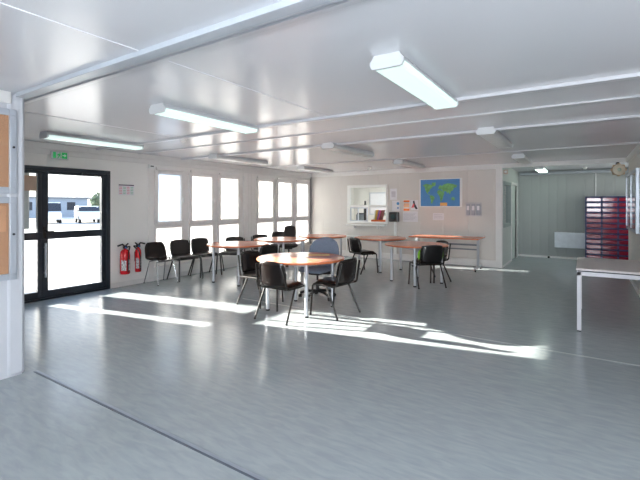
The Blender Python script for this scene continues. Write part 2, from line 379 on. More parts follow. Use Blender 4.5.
MB().lathe([(.04, 0), (.055, .09), (.06, .1), (.05, .1)], 16).build('pot', mat('pot_brown', (96, 60, 50), .6), pl, smooth=True)
m = MB()
for k in range(26):
    a = random.random()*6.28; e = random.uniform(.3, 1.4); L = random.uniform(.08, .2); dx, dy, dz = math.cos(a)*math.cos(e), math.sin(a)*math.cos(e), math.sin(e)
    p = Vector((0, 0, .09)); q = p+Vector((dx, dy, dz))*L; s_ = Vector((-dy, dx, 0)).normalized()*.022; mid = (p+q)/2+Vector((0, 0, .015))
    m.add([p, mid+s_, q, mid-s_], [(0, 1, 2, 3)])
m.build('foliage', mat('leaf_green', (70, 110, 60), .5), pl)
bt = thing('flask', 'slim dark flask standing behind the hatch glass', 'flask', (-5.42, 10.78, 1.021))
MB().lathe([(.04, 0), (.042, .02), (.042, .42), (.03, .50), (.02, .54)], 18).build('body', BLACKP, bt, smooth=True); MB().lathe([(.024, .54), (.024, .60)], 14).build('cap', DARK, bt)
cp = thing('desk_printer', 'grey office machine behind the left glass of the hatch', 'printer', (-5.63, 10.95, 1.021))
MB().box(-.12, .12, -.12, .12, 0, .2).build('body', mat('machine_grey', (120, 130, 138), .5), cp, bevel=.01); MB().box(-.10, .10, -.1, .1, .2, .24).build('lid', DARK, cp, bevel=.01)
bd = thing('wall_planner', 'white planner board on the far office wall seen through the hatch', 'board', (-5.9, 13.27, 1.55))
MB().box(-.6, .6, 0, .025, -.4, .4).build('frame', ALU, bd); MB().box(-.56, .56, -.003, 0, -.36, .36).build('sheet', PAPER, bd)

# ------------------------------------------------------------------ alcove door, window
d = sroot('door_2')
wall_holes(MB(), 'x', -1.76, -1.635, 11.88, 12.97, 0, 2.12, [(11.95, 12.9, 0, 2.05)]).build('door_frame', TRIMW, d, bevel=.004)
lf = MB().box(-1.72, -1.68, 11.955, 12.895, .005, 2.045).build('door_leaf', mat('pale_green_door', (206, 214, 208), .4), d, bevel=.002)
MB().box(-1.68, -1.672, 12.79, 12.83, .96, 1.16).tube([(-1.675, 12.81, 1.08), (-1.63, 12.81, 1.08), (-1.63, 12.70, 1.08)], .01).build('door_handle', WHITE, lf)
wn = sroot('window_5')
wall_holes(MB(), 'x', -1.76, -1.63, 10.66, 11.78, .95, 2.08, [(10.74, 11.70, 1.03, 2.0)]).build('window_frame', mat('grey_green_frame', (150, 162, 160), .4), wn, bevel=.004)
MB().box(-1.70, -1.695, 10.73, 11.71, 1.02, 2.01).build('pane', GLASS, wn)

# ------------------------------------------------------------------ ceiling lights
FIXW = mat('fixture_body', (212, 214, 216), .35, var=.01)
LIT = mat('lit_diffuser', (176, 194, 188), .5, emit=(226, 248, 242), estr=.72)
LIT2 = mat('bright_diffuser', (240, 250, 246), .5, emit=(225, 255, 240), estr=3.5)
UNLIT = mat('unlit_diffuser', (226, 228, 226), .3)
def ceiling_light(x, y0, y1, lit, label):
    r = thing('ceiling_light', label, 'ceiling light', (x, (y0+y1)/2, ZC), 0, 'ceiling lights'); L = (y1-y0)/2
    sec = [(-.085, 0), (.085, 0), (.105, -.045), (.09, -.05), (.09, -.05), (-.09, -.05), (-.105, -.045)]
    M = Matrix(((1, 0, 0, 0), (0, 0, 1, 0), (0, 1, 0, 0), (0, 0, 0, 1)))
    MB().prism([(-.085, 0), (.085, 0), (.11, -.035), (.11, -.05), (-.11, -.05), (-.11, -.035)], -L+.02, L-.02, M).build('housing', FIXW, r)
    MB().prism([(-.108, -.05), (.108, -.05), (.10, -.078), (.085, -.085), (-.085, -.085), (-.10, -.078)], -L+.02, L-.02, M).build('diffuser', (LIT, LIT2)[lit-1] if lit else UNLIT, r)
    for s in (-1, 1):
        a, b = sorted((s*L, s*(L-.02)))
        MB().prism([(-.09, 0), (.09, 0), (.10, -.02), (.118, -.04), (.118, -.06), (.105, -.085), (.085, -.09), (-.085, -.09), (-.105, -.085), (-.118, -.06), (-.118, -.04), (-.10, -.02)], a, b, M).build('end_cap', FIXW, r)
    return r
ceiling_light(-1.08, 2.45, 3.80, 1, 'lit white fluorescent ceiling light, the largest and nearest, at upper right')
ceiling_light(-3.48, 2.45, 3.80, 1, 'lit fluorescent ceiling light in front of the first window, left of the largest one')
ceiling_light(-6.05, 2.55, 3.95, 1, 'lit fluorescent ceiling light just above the exit sign and dark door')
ceiling_light(-6.0, 5.45, 6.95, 0, 'unlit ceiling light near the left wall above the window with three panes nearest the door')
ceiling_light(-3.4, 5.45, 6.90, 0, 'unlit ceiling light over the middle of the room')
ceiling_light(-1.05, 5.45, 6.95, 0, 'unlit white ceiling light right of centre, in line behind the largest lit one')
ceiling_light(-6.0, 8.35, 9.75, 0, 'unlit ceiling light over the far left corner of the room')
ceiling_light(-3.4, 8.35, 9.75, 0, 'unlit ceiling light just in front of the world map')
ceiling_light(-1.07, 8.60, 9.95, 0, 'unlit ceiling light just before the header of the alcove')
ceiling_light(-.97, 11.5, 12.85, 2, 'lit ceiling light inside the grey alcove')
ol = ceiling_light(-5.2, 11.3, 12.6, 2, 'lit ceiling light in the office behind the hatch')

o_ = area('office_fill', (-5.2, 11.95, 2.385), (0, .001, -1), .2, 1.2, 45, (1, .98, .94))  # added area lamp under the fixture, brightens the office behind the hatch

def detector(x, y, label):
    r = thing('smoke_detector', label, 'smoke detector', (x, y, ZC))
    MB().lathe([(.05, 0), (.055, -.012), (.055, -.02)], 20).build('base', WHITE, r, smooth=True); MB().lathe([(.045, -.02), (.042, -.045), (.025, -.055)], 20).build('sensor_head', WHITE, r, smooth=True)
detector(-4.95, 3.93, 'small white smoke detector on the ceiling above the first window')
detector(-4.7, 9.6, 'small white smoke detector on the ceiling before the serving hatch')
detector(.0, 12.6, 'small detector on the alcove ceiling beside the lit light')

# ------------------------------------------------------------------ notice boards on the partition
for z0, z1, lb in ((1.60, 2.33, 'upper aluminium framed cork notice board on the partition at left'), (.85, 1.57, 'lower aluminium framed cork notice board on the partition at left')):
    r = thing('notice_board', lb, 'notice board', (XP, 1.05, z0)); H = z1-z0
    wall_holes(MB(), 'x', 0, .035, -.5, .5, 0, H, [(-.445, .445, .055, H-.055)]).build('frame', ALU, r, bevel=.004)
    MB().box(0, .012, -.445, .445, .055, H-.055).build('cork', CORK, r)
    MB().box(.026, .029, -.445, .445, .055, H-.055).build('glass', GLASS, r)
    MB().lathe([(.010, 0), (.010, .006), (.006, .008)], 12, M=Matrix.Translation((.035, .475, H*.55)) @ Matrix.Rotation(PI/2, 4, 'Y')).build('lock', DARK, r)
    if z0 < 1:
        MB().box(.013, .014, .12, .425, .42, .64).build('pinned_sheet', mat('peach_sheet', (222, 160, 120), .7), r)
        MB().box(.013, .014, .02, .10, .2, .3).build('pinned_card', PAPER, r)

# ------------------------------------------------------------------ items of the left wall
r = thing('exit_sign', 'green and white running man exit sign above the dark door', 'exit sign', (XL+.024, 3.235, 2.30))
MB().box(0, .03, -.13, .13, -.065, .065).build('housing', FIXW, r, bevel=.004)
GREEN = mat('sign_green', (20, 170, 90), .4, emit=(20, 170, 90), estr=.25)
MX = Matrix(((0, 0, 1, .0), (1, 0, 0, 0), (0, 1, 0, 0), (0, 0, 0, 1)))
def plate(name, polys, m, par, x0, x1):
    b = MB()
    for p in polys: b.prism(p, x0, x1, MX)
    return b.build(name, m, par)
plate('green_bar', [[(-.105, -.048), (-.062, -.048), (-.062, .048), (-.105, .048)]], GREEN, r, .030, .032)
plate('green_panel', [[(.025, -.048), (.105, -.048), (.105, .048), (.025, .048)]], GREEN, r, .030, .032)
plate('running_man', [[(-.012, .028), (.006, .028), (.006, .046), (-.012, .046)], [(-.03, .022), (.006, .024), (-.004, -.015), (-.024, -.015)], [(-.024, -.012), (-.01, -.012), (-.028, -.048), (-.044, -.048)], [(-.014, -.010), (-.002, -.015), (.02, -.032), (.012, -.044)], [(-.002, .022), (.02, .004), (.016, -.006), (-.008, .008)], [(-.030, .022), (-.05, .0), (-.042, -.008), (-.022, .010)]], GREEN, r, .030, .032)
plate('arrow', [[(.035, -.008), (.065, -.008), (.065, .008), (.035, .008)], [(.065, -.026), (.095, 0), (.065, .026)]], WHITE, r, .032, .0335)

r = thing('wall_calendar', 'small wall calendar with dark header on the left wall above the extinguishers', 'calendar', (XL, 4.40, 1.78))
MB().box(0, .004, -.155, .155, -.10, .10).build('sheet', PAPER, r)
MB().box(.004, .0055, -.15, .15, .078, .098).build('header', mat('ink_plum', (60, 40, 70), .5), r)
for k, c in enumerate(((220, 120, 140), (110, 190, 150), (220, 120, 140), (110, 190, 150))):
    m = MB()
    for q in range(5): m.box(.004, .005, -.14+k*.073, -.085+k*.073, .045-q*.03, .055-q*.03)
    m.build('month_column', mat('ink_%d' % (k % 2), c, .6), r)
r = thing('thermostat', 'small white thermostat box at the top left corner of the first window', 'thermostat', (XL+.031, 4.90, 2.255))
MB().box(0, .03, -.06, .06, -.035, .035).build('case', WHITE, r, bevel=.004); MB().box(.03, .032, -.035, .035, -.012, .012).build('display', DARK, r)

def extinguisher(y, rad, label, hx):
    r = thing('fire_extinguisher', label, 'fire extinguisher', (XL+rad+.02, y, .24), 0)
    MB().lathe([(rad*.85, 0), (rad, .02), (rad, .36), (rad*.9, .41), (rad*.55, .445), (.02, .455), (.02, .47)], 24).build('cylinder', RED, r, smooth=True)
    v = MB().box(-.024, .024, -.03, .03, .465, .515).tube([(0, 0, .50), (.0, -hx*.05, .545), (0, -hx*.14, .52)], .016).tube([(0, 0, .50), (0, hx*.06, .555)], .013).build('valve', BLACKP, r, smooth=True)
    MB().tube(fillet([(0, 0, .48), (0, hx*.10, .50), (rad*.9, hx*.02, .40), (rad+.012, 0, .28), (rad+.012, 0, .04)], .03), .011).build('hose', RUB, r, smooth=True)
    m = MB(); n = 9
    for k in range(n):
        a0 = -1.3+2.3*k/n; a1 = -1.3+2.3*(k+1)/n; R_ = rad+.0015
        if k in (4,): continue
        m.add([(R_*math.cos(a0), R_*math.sin(a0), .07), (R_*math.cos(a1), R_*math.sin(a1), .07), (R_*math.cos(a1), R_*math.sin(a1), .27-.02*(k % 2)), (R_*math.cos(a0), R_*math.sin(a0), .27-.02*(k % 2))], [(0, 1, 2, 3)])
    m.build('label_band', mat('extinguisher_label', (236, 200, 200), .4, var=.8, scale=45), r)
    MB().lathe([(.014, 0), (.014, .012)], 12, M=Matrix.Translation((.018, 0, .485)) @ Matrix.Rotation(PI/2, 4, 'Y')).build('gauge', mat('gauge_blue', (70, 120, 200), .3), r)
    MB().box(-rad-.02, -rad*.6, -.03, .03, .20, .38).build('bracket', BLACKP, r)
extinguisher(4.31, .085, 'wide red fire extinguisher on the wall next to the dark door', 1)
extinguisher(4.59, .055, 'slim red fire extinguisher with black horn beside the first chair', -1)
# ------------------------------------------------------------------ tables
def round_table(R, loc, rz, label, first=None):
    if first: return dup(first, loc, rz, label)
    t = thing('round_table', label, 'table', loc, rz, 'round canteen tables')
    MB().lathe([(R-.004, -.026), (R, -.022), (R, -.004), (R-.004, 0)], 72, c=(0, 0, .745)).build('edge_band', ORANGE_E, t)
    MB().lathe([(R-.006, 0), (R-.008, .0012)], 72, c=(0, 0, .745)).build('tabletop', ORANGE, t)
    m = MB(); q = .335
    for a, b in (((-q, -q), (q, -q)), ((q, -q), (q, q)), ((q, q), (-q, q)), ((-q, q), (-q, -q))):
        m.tube([(a[0], a[1], .69), (b[0], b[1], .69)], .018, 8)
    m.build('underframe', SILVER, t, smooth=True)
    for sx in (-1, 1):
        for sy in (-1, 1):
            lg = MB().lathe([(.025, .02), (.025, .715)], 18, c=(sx*q, sy*q, 0)).build('leg', SILVER, t, smooth=True)
            MB().lathe([(.027, 0), (.027, .022)], 16, c=(sx*q, sy*q, 0)).build('leg_cap', RUB, lg, smooth=True)
    return t
T1 = round_table(.63, (-3.45, 4.80, 0), 0, 'round orange laminate table in the foreground with the blue chair behind it')
TT = round_table(.60, (-5.70, 5.84, 0), 0, 'round table close to the left windows in front of three wall chairs')
dup(TT, (-5.70, 7.17, 0), 0, 'round table by the second window, behind the one at the left windows')
dup(TT, (-5.45, 8.50, 0), 0, 'round table in the far left corner above the blue chair back')
T5 = dup(TT, (-4.0, 8.72, 0), math.radians(-19), 'round table under the serving hatch with a black chair at its left')
dup(TT, (-2.75, 7.66, 0), math.radians(-28), 'round table with a black and lime chair tucked under it')

t = thing('flip_top_table', 'long orange topped table on castors along the back wall', 'table', (-2.77, 9.80, 0))
MB().box(-.80, .80, -.38, .38, .725, .75).build('tabletop', ORANGE, t, bevel=.004)
MB().box(-.802, .802, -.384, -.38, .725, .75).build('edge_band', ORANGE_E, t)
MB().box(-.72, .72, -.02, .0, .56, .60).box(-.72, .72, -.02, .0, .46, .49).build('stretcher', mat('grey_bar', (130, 134, 140), .4, metal=.4), t)
for s in (-1, 1):
    lg = MB().box(s*.72-.025, s*.72+.025, -.04, .02, .08, .725).build('leg', SILVER, t, bevel=.006)
    ft = MB().box(s*.72-.03, s*.72+.03, -.33, .33, .06, .10).build('foot', SILVER, t, bevel=.01)
    for u in (-1, 1):
        MB().lathe([(.03, -.012), (.03, .012)], 16, M=Matrix.Translation((s*.72, u*.28, .03)) @ Matrix.Rotation(PI/2, 4, 'Y')).build('castor', RUB, ft, smooth=True)

t = thing('grey_table', 'grey laminate table with pale steel frame against the right wall', 'table', (.31, 6.34, 0))
MB().box(-.40, .40, -.62, .62, .725, .75).build('tabletop', GREYTOP, t, bevel=.003)
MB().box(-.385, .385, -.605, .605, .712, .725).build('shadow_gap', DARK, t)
m = wall_holes(MB(), 'y', 0, 1, 0, 1, 0, 1, [(-1, 2, -1, 2)])
m.box(-.39, .39, -.61, -.58, .665, .712).box(-.39, .39, .58, .61, .665, .712).box(-.39, -.36, -.58, .58, .665, .712).box(.36, .39, -.58, .58, .665, .712)
m.build('frame', GREYF, t, bevel=.003)
for sx in (-1, 1):
    for sy in (-1, 1):
        x, y = sx*.368, sy*.588
        lg = MB().box(x-.022, x+.022, y-.022, y+.022, .012, .712).build('leg', GREYF, t, bevel=.004); MB().box(x-.02, x+.02, y-.02, y+.02, 0, .012).build('leg_cap', RUB, lg)
st = tag(MB().box(-.16, .16, -.03, .03, 0, .002).build('flat_strip', mat('yellow_strip', (255, 206, 50), .5), None, loc=(-3.36, 5.14, .7465)), 'flat yellow strip lying on the round foreground table before the blue chair', 'strip'); st.rotation_euler = (0, 0, math.radians(33))  # thin yellow box laid flat on the tabletop

# ------------------------------------------------------------------ visitor chairs
def visitor_chair(label, back_mat, seat_mat, lime=False):
    t = thing('visitor_chair', label, 'chair')
    def backp(a, b, c):
        z = .62+b; y = -.225-.16*b-.0-1.0*(0)+.9*a*a*-0
        y = -.25-.14*b + 1.15*a*a - c
        return (a, y, z)
    MB().pad(.45, .33, .035, backp, k=.5, n=16, p=6).build('backrest', back_mat, t, smooth=True)
    if lime:
        MB().pad(.50, .20, .03, lambda a, b, c: (a, -.218-.14*b+1.0*a*a-c, .60+b), k=.35).build('green_pad', LIME, t, smooth=True)['label'] = 'lime green pad on the front of the backrest'
    MB().pad(.46, .43, .055, lambda a, b, c: (a, b, .455+c-.25*a*a*0-(.9*max(0, b-.14)**2*8)), k=.35, n=16, p=6).build('seat', seat_mat, t, smooth=True)
    MB().box(-.21, .21, -.18, .18, .418, .43).build('seat_pan', BLACKP, t)
    MB().tube([(-.235, .10, .41), (.235, .10, .41)], .010).tube([(-.235, -.12, .41), (.235, -.12, .41)], .010).build('stretcher', BLACKM, t, smooth=True)
    for s in (-1, 1):
        p = fillet([(s*.258, .225, .012), (s*.242, .20, .425), (s*.240, -.195, .425), (s*.212, -.262, .74)], .045)
        k = 8
        lg = MB().tube(p[:5], .0115, 10, .016).build('leg', BLACKM, t, smooth=True); MB().lathe([(.014, 0), (.014, .016)], 12, c=(s*.258, .225, 0)).build('leg_cap', RUB, lg)
        MB().tube(p[4:], .0115, 10, .016).build('back_frame', BLACKM, t, smooth=True)
        lg = MB().tube([(s*.245, -.04, .415), (s*.262, -.235, .012)], .0115, 10, .016).build('leg', BLACKM, t, smooth=True); MB().lathe([(.014, 0), (.014, .016)], 12, c=(s*.262, -.235, 0)).build('leg_cap', RUB, lg)
    return t
G = 'black visitor chairs in the room'
R_ = math.radians
def place(o, x, y, rz): o.location = (x, y, 0); o.rotation_euler = (0, 0, R_(rz))
A = visitor_chair('dark chair with shiny back turned to the camera, in front of the foreground table', BROWNP, BLACKP); A['group'] = G
place(A, -3.38, 4.27, 0)
dup(A, (-2.90, 4.85, 0), R_(84), 'black chair at the right side of the foreground table, facing left')
dup(A, (-4.16, 4.74, 0), R_(-91), 'dark brown backed chair at the left side of the foreground table')
dup(A, (-5.06, 5.80, 0), R_(80), 'dark chair between the left window table and the foreground table')
B = visitor_chair('black padded wall chair under the first window, middle of the three wall chairs', FABK, BLACKP); B['group'] = G
place(B, -6.80, 5.45, -98)
dup(B, (-6.82, 5.99, 0), R_(-98), 'black padded wall chair under the window, rightmost of the three wall chairs')
dup(B, (-6.56, 6.50, 0), R_(205), 'black chair behind the left window table, only rounded top and seat showing')
dup(B, (-6.42, 7.45, 0), R_(-110), 'chair at the window side of the second window table, only its top showing')
dup(B, (-6.80, 8.50, 0), R_(215), 'dark chair near the second window, left of the taller high backed chair')
C = dup(A, (-4.18, 8.20, 0), R_(-28), 'black chair at the left of the table under the serving hatch')
D = visitor_chair('black chair with lime green edges tucked under the right round table, back to camera', BLACKP, BLACKP, True)
place(D, -2.46, 7.42, 44)
dup(A, (-2.55, 8.06, 0), R_(142), 'black chair beyond the right round table, mostly hidden by the lime one')

# shell chair by the extinguishers
t = thing('shell_chair', 'dark brown one piece shell chair with thin chrome legs beside the fire extinguishers', 'chair', (-6.85, 4.93, 0), R_(-92))
prof = [(.215, .430), (.20, .452), (.13, .455), (.02, .445), (-.10, .445), (-.165, .46), (-.20, .52), (-.225, .62), (-.25, .72), (-.262, .775)]
wid = [.20, .215, .225, .23, .235, .235, .235, .23, .215, .16]
v = []; f = []; n = 12
for (y, z), wd in zip(prof, wid):
    for k in range(n+1):
        a = -1+2*k/n; v.append((a*wd, y+(.035*a*a if z > .5 else 0), z+(.02*abs(a)**4 if z < .5 else 0)))
for i in range(len(prof)-1):
    for k in range(n): f.append((i*(n+1)+k, i*(n+1)+k+1, (i+1)*(n+1)+k+1, (i+1)*(n+1)+k))
o = MB().add(v, f).build('shell', BROWNP, t, smooth=True); sm = o.modifiers.new('thickness', 'SOLIDIFY'); sm.thickness = .008; sm.offset = 0; sb = o.modifiers.new('smooth', 'SUBSURF'); sb.levels = sb.render_levels = 1
MB().tube([(-.18, .12, .425), (.18, .12, .425)], .009).tube([(-.18, -.12, .425), (.18, -.12, .425)], .009).build('seat_frame', CHROME, t, smooth=True)
for s in (-1, 1):
    for u, yf in ((1, .22), (-1, -.24)):
        lg = MB().tube([(s*.17, u*.12, .43), (s*.21, yf, .01)], .009).build('leg', CHROME, t, smooth=True); MB().lathe([(.012, 0), (.012, .014)], 10, c=(s*.21, yf, 0)).build('leg_cap', RUB, lg)

# blue office chair and dark high backed one
def office_chair(name, label, fab, loc, rz, W=.48, H=.46, zb=.73, arms=True, zs=.47, k=.9):
    t = thing(name, label, 'office chair', loc, rz)
    MB().pad(W, H, .07, lambda a, b, c: (a, -.27-.10*b+.8*a*a-c, zb+b), k=k, n=18, p=4).build('backrest', fab, t, smooth=True)
    MB().pad(.48, .46, .09, lambda a, b, c: (a, b+.07, zs+c), k=.6, n=18, p=4).build('seat', fab, t, smooth=True)
    MB().box(-.10, .10, -.10, .12, zs-.085, zs-.04).build('mechanism', BLACKP, t, bevel=.01)
    MB().tube(fillet([(0, -.05, zs-.06), (0, -.34, zs-.05), (0, -.32, zb-.06)], .06), .012, 10, .03).build('back_bar', BLACKP, t, smooth=True)
    MB().lathe([(.028, .09), (.028, .22), (.018, .22), (.018, zs-.07)], 16).build('gas_column', BLACKP, t, smooth=True)
    m = MB()
    for i in range(5):
        a = 2*PI*i/5+.3; m.tube([(.02*math.cos(a), .02*math.sin(a), .12), (.16*math.cos(a), .16*math.sin(a), .11), (.29*math.cos(a), .29*math.sin(a), .075)], .018, 8, .022)
    bs = m.build('base', BLACKP, t, smooth=True)
    for i in range(5):
        a = 2*PI*i/5+.3; M = Matrix.Translation((.29*math.cos(a), .29*math.sin(a), .028)) @ Matrix.Rotation(a+.6*i, 4, 'Z') @ Matrix.Rotation(PI/2, 4, 'Y')
        MB().lathe([(.026, -.024), (.028, -.02), (.028, -.006), (.02, -.004), (.02, .004), (.028, .006), (.028, .02), (.026, .024)], 16, M=M).build('castor', RUB, bs, smooth=True)
    if arms:
        for s in (-1, 1):
            ar = MB().tube(fillet([(s*.12, .02, zs-.05), (s*.275, .02, zs-.04), (s*.285, .03, .66)], .05), .012, 10, .024).build('armrest', BLACKP, t, smooth=True)
            MB().pad(.055, .24, .03, lambda a, b, c: (s*.285+a, .02+b, .675+c), k=.7, n=8).build('arm_pad', BLACKP, ar, smooth=True)
    return t
office_chair('office_chair', 'blue fabric swivel chair with black armrests behind the foreground table', BLUEF, (-3.62, 5.50, 0), R_(182), W=.58, H=.50, zb=.71)
office_chair('high_chair', 'tall backed dark chair by the second window between two round tables', FABK, (-6.16, 8.06, 0), R_(210), W=.32, H=.44, zb=.76, arms=False, zs=.50, k=.6)

# ------------------------------------------------------------------ back wall items
yw = YB
def sheet(name, label, x0, x1, z0, z1, m=PAPER, th=.003, cat='paper'):
    o = thing(name, label, cat, ((x0+x1)/2, yw, (z0+z1)/2)); a, b = (x1-x0)/2, (z1-z0)/2
    MB().box(-a, a, -th, 0, -b, b).build('sheet', m, o); return o
mp = thing('world_map', 'framed blue world map with green continents on the back wall', 'map', (-3.135, yw, 1.815))
MB().box(-.535, .56, -.012, 0, -.365, .365).build('border', WHITE, mp); MB().box(-.505, .505, -.015, -.012, -.345, .345).build('sea', mat('map_blue', (84, 144, 202), .45), mp)
MY = Matrix(((1, 0, 0, 0), (0, 0, 1, 0), (0, 1, 0, 0), (0, 0, 0, 1)))
land = [
 [(-.45,.20),(-.36,.24),(-.25,.22),(-.17,.20),(-.20,.13),(-.25,.10),(-.27,.04),(-.31,.02),(-.30,-.02),(-.25,-.05),(-.27,-.06),(-.34,.0),(-.38,.08),(-.39,.15)],
 [(-.21,.26),(-.10,.27),(-.11,.19),(-.16,.16),(-.20,.21)],
 [(-.24,-.06),(-.18,-.07),(-.13,-.12),(-.16,-.19),(-.20,-.28),(-.225,-.28),(-.23,-.18),(-.26,-.11)],
 [(-.04,.11),(-.02,.17),(.02,.20),(.05,.17),(.10,.21),(.20,.24),(.33,.22),(.44,.18),(.42,.13),(.36,.12),(.33,.05),(.28,.03),(.27,-.03),(.24,-.04),(.22,.02),(.19,-.03),(.17,.03),(.12,.04),(.11,.0),(.07,.05),(.05,.08),(.0,.09)],
 [(-.05,.06),(.02,.07),(.08,.03),(.12,-.02),(.09,-.08),(.08,-.15),(.04,-.22),(.02,-.22),(.0,-.10),(-.05,-.03),(-.07,.01)],
 [(.29,-.13),(.35,-.11),(.39,-.16),(.37,-.20),(.30,-.19)]]
m = MB()
for p in land: m.prism(p, -.0165, -.015, MY)
m.build('continents', mat('map_green', (122, 182, 112), .5, var=.25, scale=14), mp)
MB().box(.01, .19, -.017, -.015, -.335, -.255).build('legend_box', mat('map_orange', (240, 184, 110), .5), mp)
s = sheet('poster', 'white sheet highest on the wall right of the hatch', -4.51, -4.31, 1.64, 1.95); MB().box(-.06, .06, -.004, -.003, -.08, .08).build('print_block', mat('pale_print', (205, 200, 206), .7), s)
s = sheet('poster', 'white sheet with blue dots above the black wall dispenser', -4.45, -4.23, 1.34, 1.62); MB().lathe([(.04, -.0045), (.04, -.003)], 18, M=Matrix.Translation((.06, 0, .06)) @ MY).lathe([(.025, -.0045), (.025, -.003)], 18, M=Matrix.Translation((.06, 0, -.06)) @ MY).build('blue_dots', mat('dot_blue', (80, 150, 200), .6), s)
s = sheet('poster', 'small poster with orange bands on the back wall', -4.13, -3.94, 1.34, 1.63)
MB().box(-.085, .085, -.004, -.003, .09, .14).box(-.085, .085, -.004, -.003, -.14, -.08).build('orange_bands', mat('orange_ink', (244, 130, 50), .6), s)
MB().box(-.08, .08, -.004, -.003, -.05, .06).build('peach_block', mat('peach_ink', (246, 190, 150), .6), s)
s = sheet('poster', 'picture sheet with dark and pink figure shape beside the orange poster', -3.92, -3.71, 1.36, 1.63)
MB().prism([(-.04, .11), (0, .12), (.02, .03), (.05, -.02), (.09, -.10), (.04, -.11), (0, -.05), (-.03, .0)], -.0045, -.003, MY).build('dark_shape', mat('ink_dark', (40, 36, 50), .6), s)
MB().prism([(-.09, -.07), (-.03, .05), (0, .02), (-.01, -.06)], -.005, -.0035, MY).build('pink_shape', mat('ink_pink', (230, 110, 120), .6), s)
s = sheet('notice', 'wide printed white notice under the orange poster', -4.14, -3.72, 1.05, 1.33)
m = MB()
for k in range(6): m.box(-.18, .17-.04*(k % 3), -.004, -.003, .09-k*.035, .095-k*.035)
m.build('text_lines', mat('ink_grey', (150, 150, 160), .7), s)
s = sheet('notice', 'white notice pinned below the world map', -3.32, -3.03, 1.11, 1.29)
m = MB()
for k in range(3): m.box(-.11, .11, -.004, -.003, .045-k*.04, .05-k*.04)
m.build('text_lines', mat('ink_grey', (150, 150, 160), .7), s)
r = thing('wall_dispenser', 'black dispenser with bluish round front on the back wall, on a white conduit', 'dispenser', (-4.37, yw, 1.18))
MB().box(-.13, .14, -.14, 0, -.14, .13).build('case', BLACKP, r, bevel=.03)
MB().lathe([(.06, -.15), (.07, -.14)], 20, M=MY).build('round_window', mat('teal_tint', (28, 56, 62), .2), r)
cd = tag(MB().box(-4.39, -4.32, yw-.025, yw, .17, 1.04).build('cable_conduit', WHITE, None, bevel=.003), 'white vertical cable conduit below the black dispenser', 'conduit')
cd2 = tag(MB().box(-5.90, -5.87, yw-.012, yw, .17, .60).box(-5.90, -4.39, yw-.012, yw, .59, .61).build('cable_duct', WHITE, None), 'thin white cable duct framing the wall below the hatch', 'conduit')
r = thing('key_rack', 'grey wall rack with three upright pockets right of the map', 'wall rack', (-2.305, yw, 1.39))
MB().box(-.19, .19, -.01, 0, -.17, .17).build('back_plate', mat('rack_grey', (206, 202, 204), .4), r)
for k in (-1, 0, 1):
    MB().box(k*.12-.045, k*.12+.045, -.045, -.01, -.14, .13).build('pocket', mat('pocket_grey', (172, 174, 184), .35), r, bevel=.008); MB().box(k*.12-.03, k*.12+.03, -.048, -.045, -.02, .09).build('card', PAPER, r)

# ------------------------------------------------------------------ alcove items
r = thing('bin_rack', 'tall navy storage rack filled with glossy red bins in the alcove', 'storage rack', (.02, 12.86, 0)); NR = 12; CW = .345; zb = .07; ph = (1.71-zb)/NR; nc = 3
m = MB()
for k in range(nc+1): m.box(k*CW-.018, k*CW+.018, 0, .40, 0, 1.72)
for j in range(NR+1): m.box(0, nc*CW, .0, .40, zb+j*ph-.014, zb+j*ph+.014)
m.box(0, nc*CW, .385, .40, 0, 1.72); m.build('frame', NAVY, r)
for k in range(nc):
    for j in range(NR):
        x0 = k*CW+.018; x1 = (k+1)*CW-.018; z0 = zb+j*ph+.022
        b = MB().add([(x0, -.012, z0), (x1, -.012, z0), (x1, -.012, z0+ph*.66), (x0, -.012, z0+ph*.66), (x0, .36, z0), (x1, .36, z0), (x1, .36, z0+ph*.66), (x0, .36, z0+ph*.66)], [(0, 1, 2, 3), (4, 7, 6, 5), (0, 4, 5, 1), (1, 5, 6, 2), (2, 6, 7, 3), (3, 7, 4, 0)]).build('bin', BINRED, r, bevel=.006)
r = thing('wall_heater', 'white electric wall heater on the grey alcove back wall', 'heater', (-.35, 13.3, .31))
MB().box(-.37, .40, -.11, -.02, 0, .43).build('body', mat('heater_white', (222, 228, 236), .4), r, bevel=.01)
m = MB()
for k in range(24): m.box(-.35+k*.031, -.33+k*.031, -.10, -.03, .428, .434)
m.build('grille', DARK, r); MB().box(-.3, -.25, -.02, 0, .1, .3).box(.25, .3, -.02, 0, .1, .3).build('bracket', ALU, r)
tag(MB().box(.235, .255, 13.28, 13.3, 1.72, 2.36).build('cable_conduit', WHITE), 'thin white vertical conduit above the red bin rack', 'conduit')
tag(MB().tube([(-1.6, 13.2, 2.40), (1.6, 13.2, 2.40)], .045, 16).build('overhead_duct', mat('duct_grey', (170, 176, 182), .35), smooth=True), 'grey horizontal duct along the top of the alcove back wall', 'duct')
r = thing('door_stop', 'small black door stop on the alcove floor by the back wall', 'door stop', (-.86, 13.20, 0)); MB().lathe([(.03, 0), (.03, .04), (.02, .055)], 14).build('bumper', RUB, r, smooth=True)
r = thing('alarm_sounder', 'round beige scalloped unit under the header at the right wall', 'alarm', (.58, 10.38, 2.225))
MR = Matrix.Rotation(R_(12), 4, 'Z') @ MY
m = MB(); pts = []
for k in range(72):
    a = 2*PI*k/72; q = .125+.012*math.cos(8*a); pts.append((q*math.cos(a), q*math.sin(a)))
MB().prism(pts, -.03, .03, MR).build('flange', mat('beige_plastic', (206, 174, 140), .45), r, smooth=True)
MB().lathe([(.05, -.05), (.10, -.035), (.11, -.03)], 28, M=MR).build('dome', mat('pale_cream', (244, 234, 214), .4), r, smooth=True)
MB().lathe([(.015, -.065), (.035, -.05)], 20, M=MR).build('centre_cap', mat('pale_green_cap', (200, 214, 196), .4), r)
MB().box(-.02, .02, .03, .115, -.02, .16, MR @ MY).build('bracket', DARK, r)
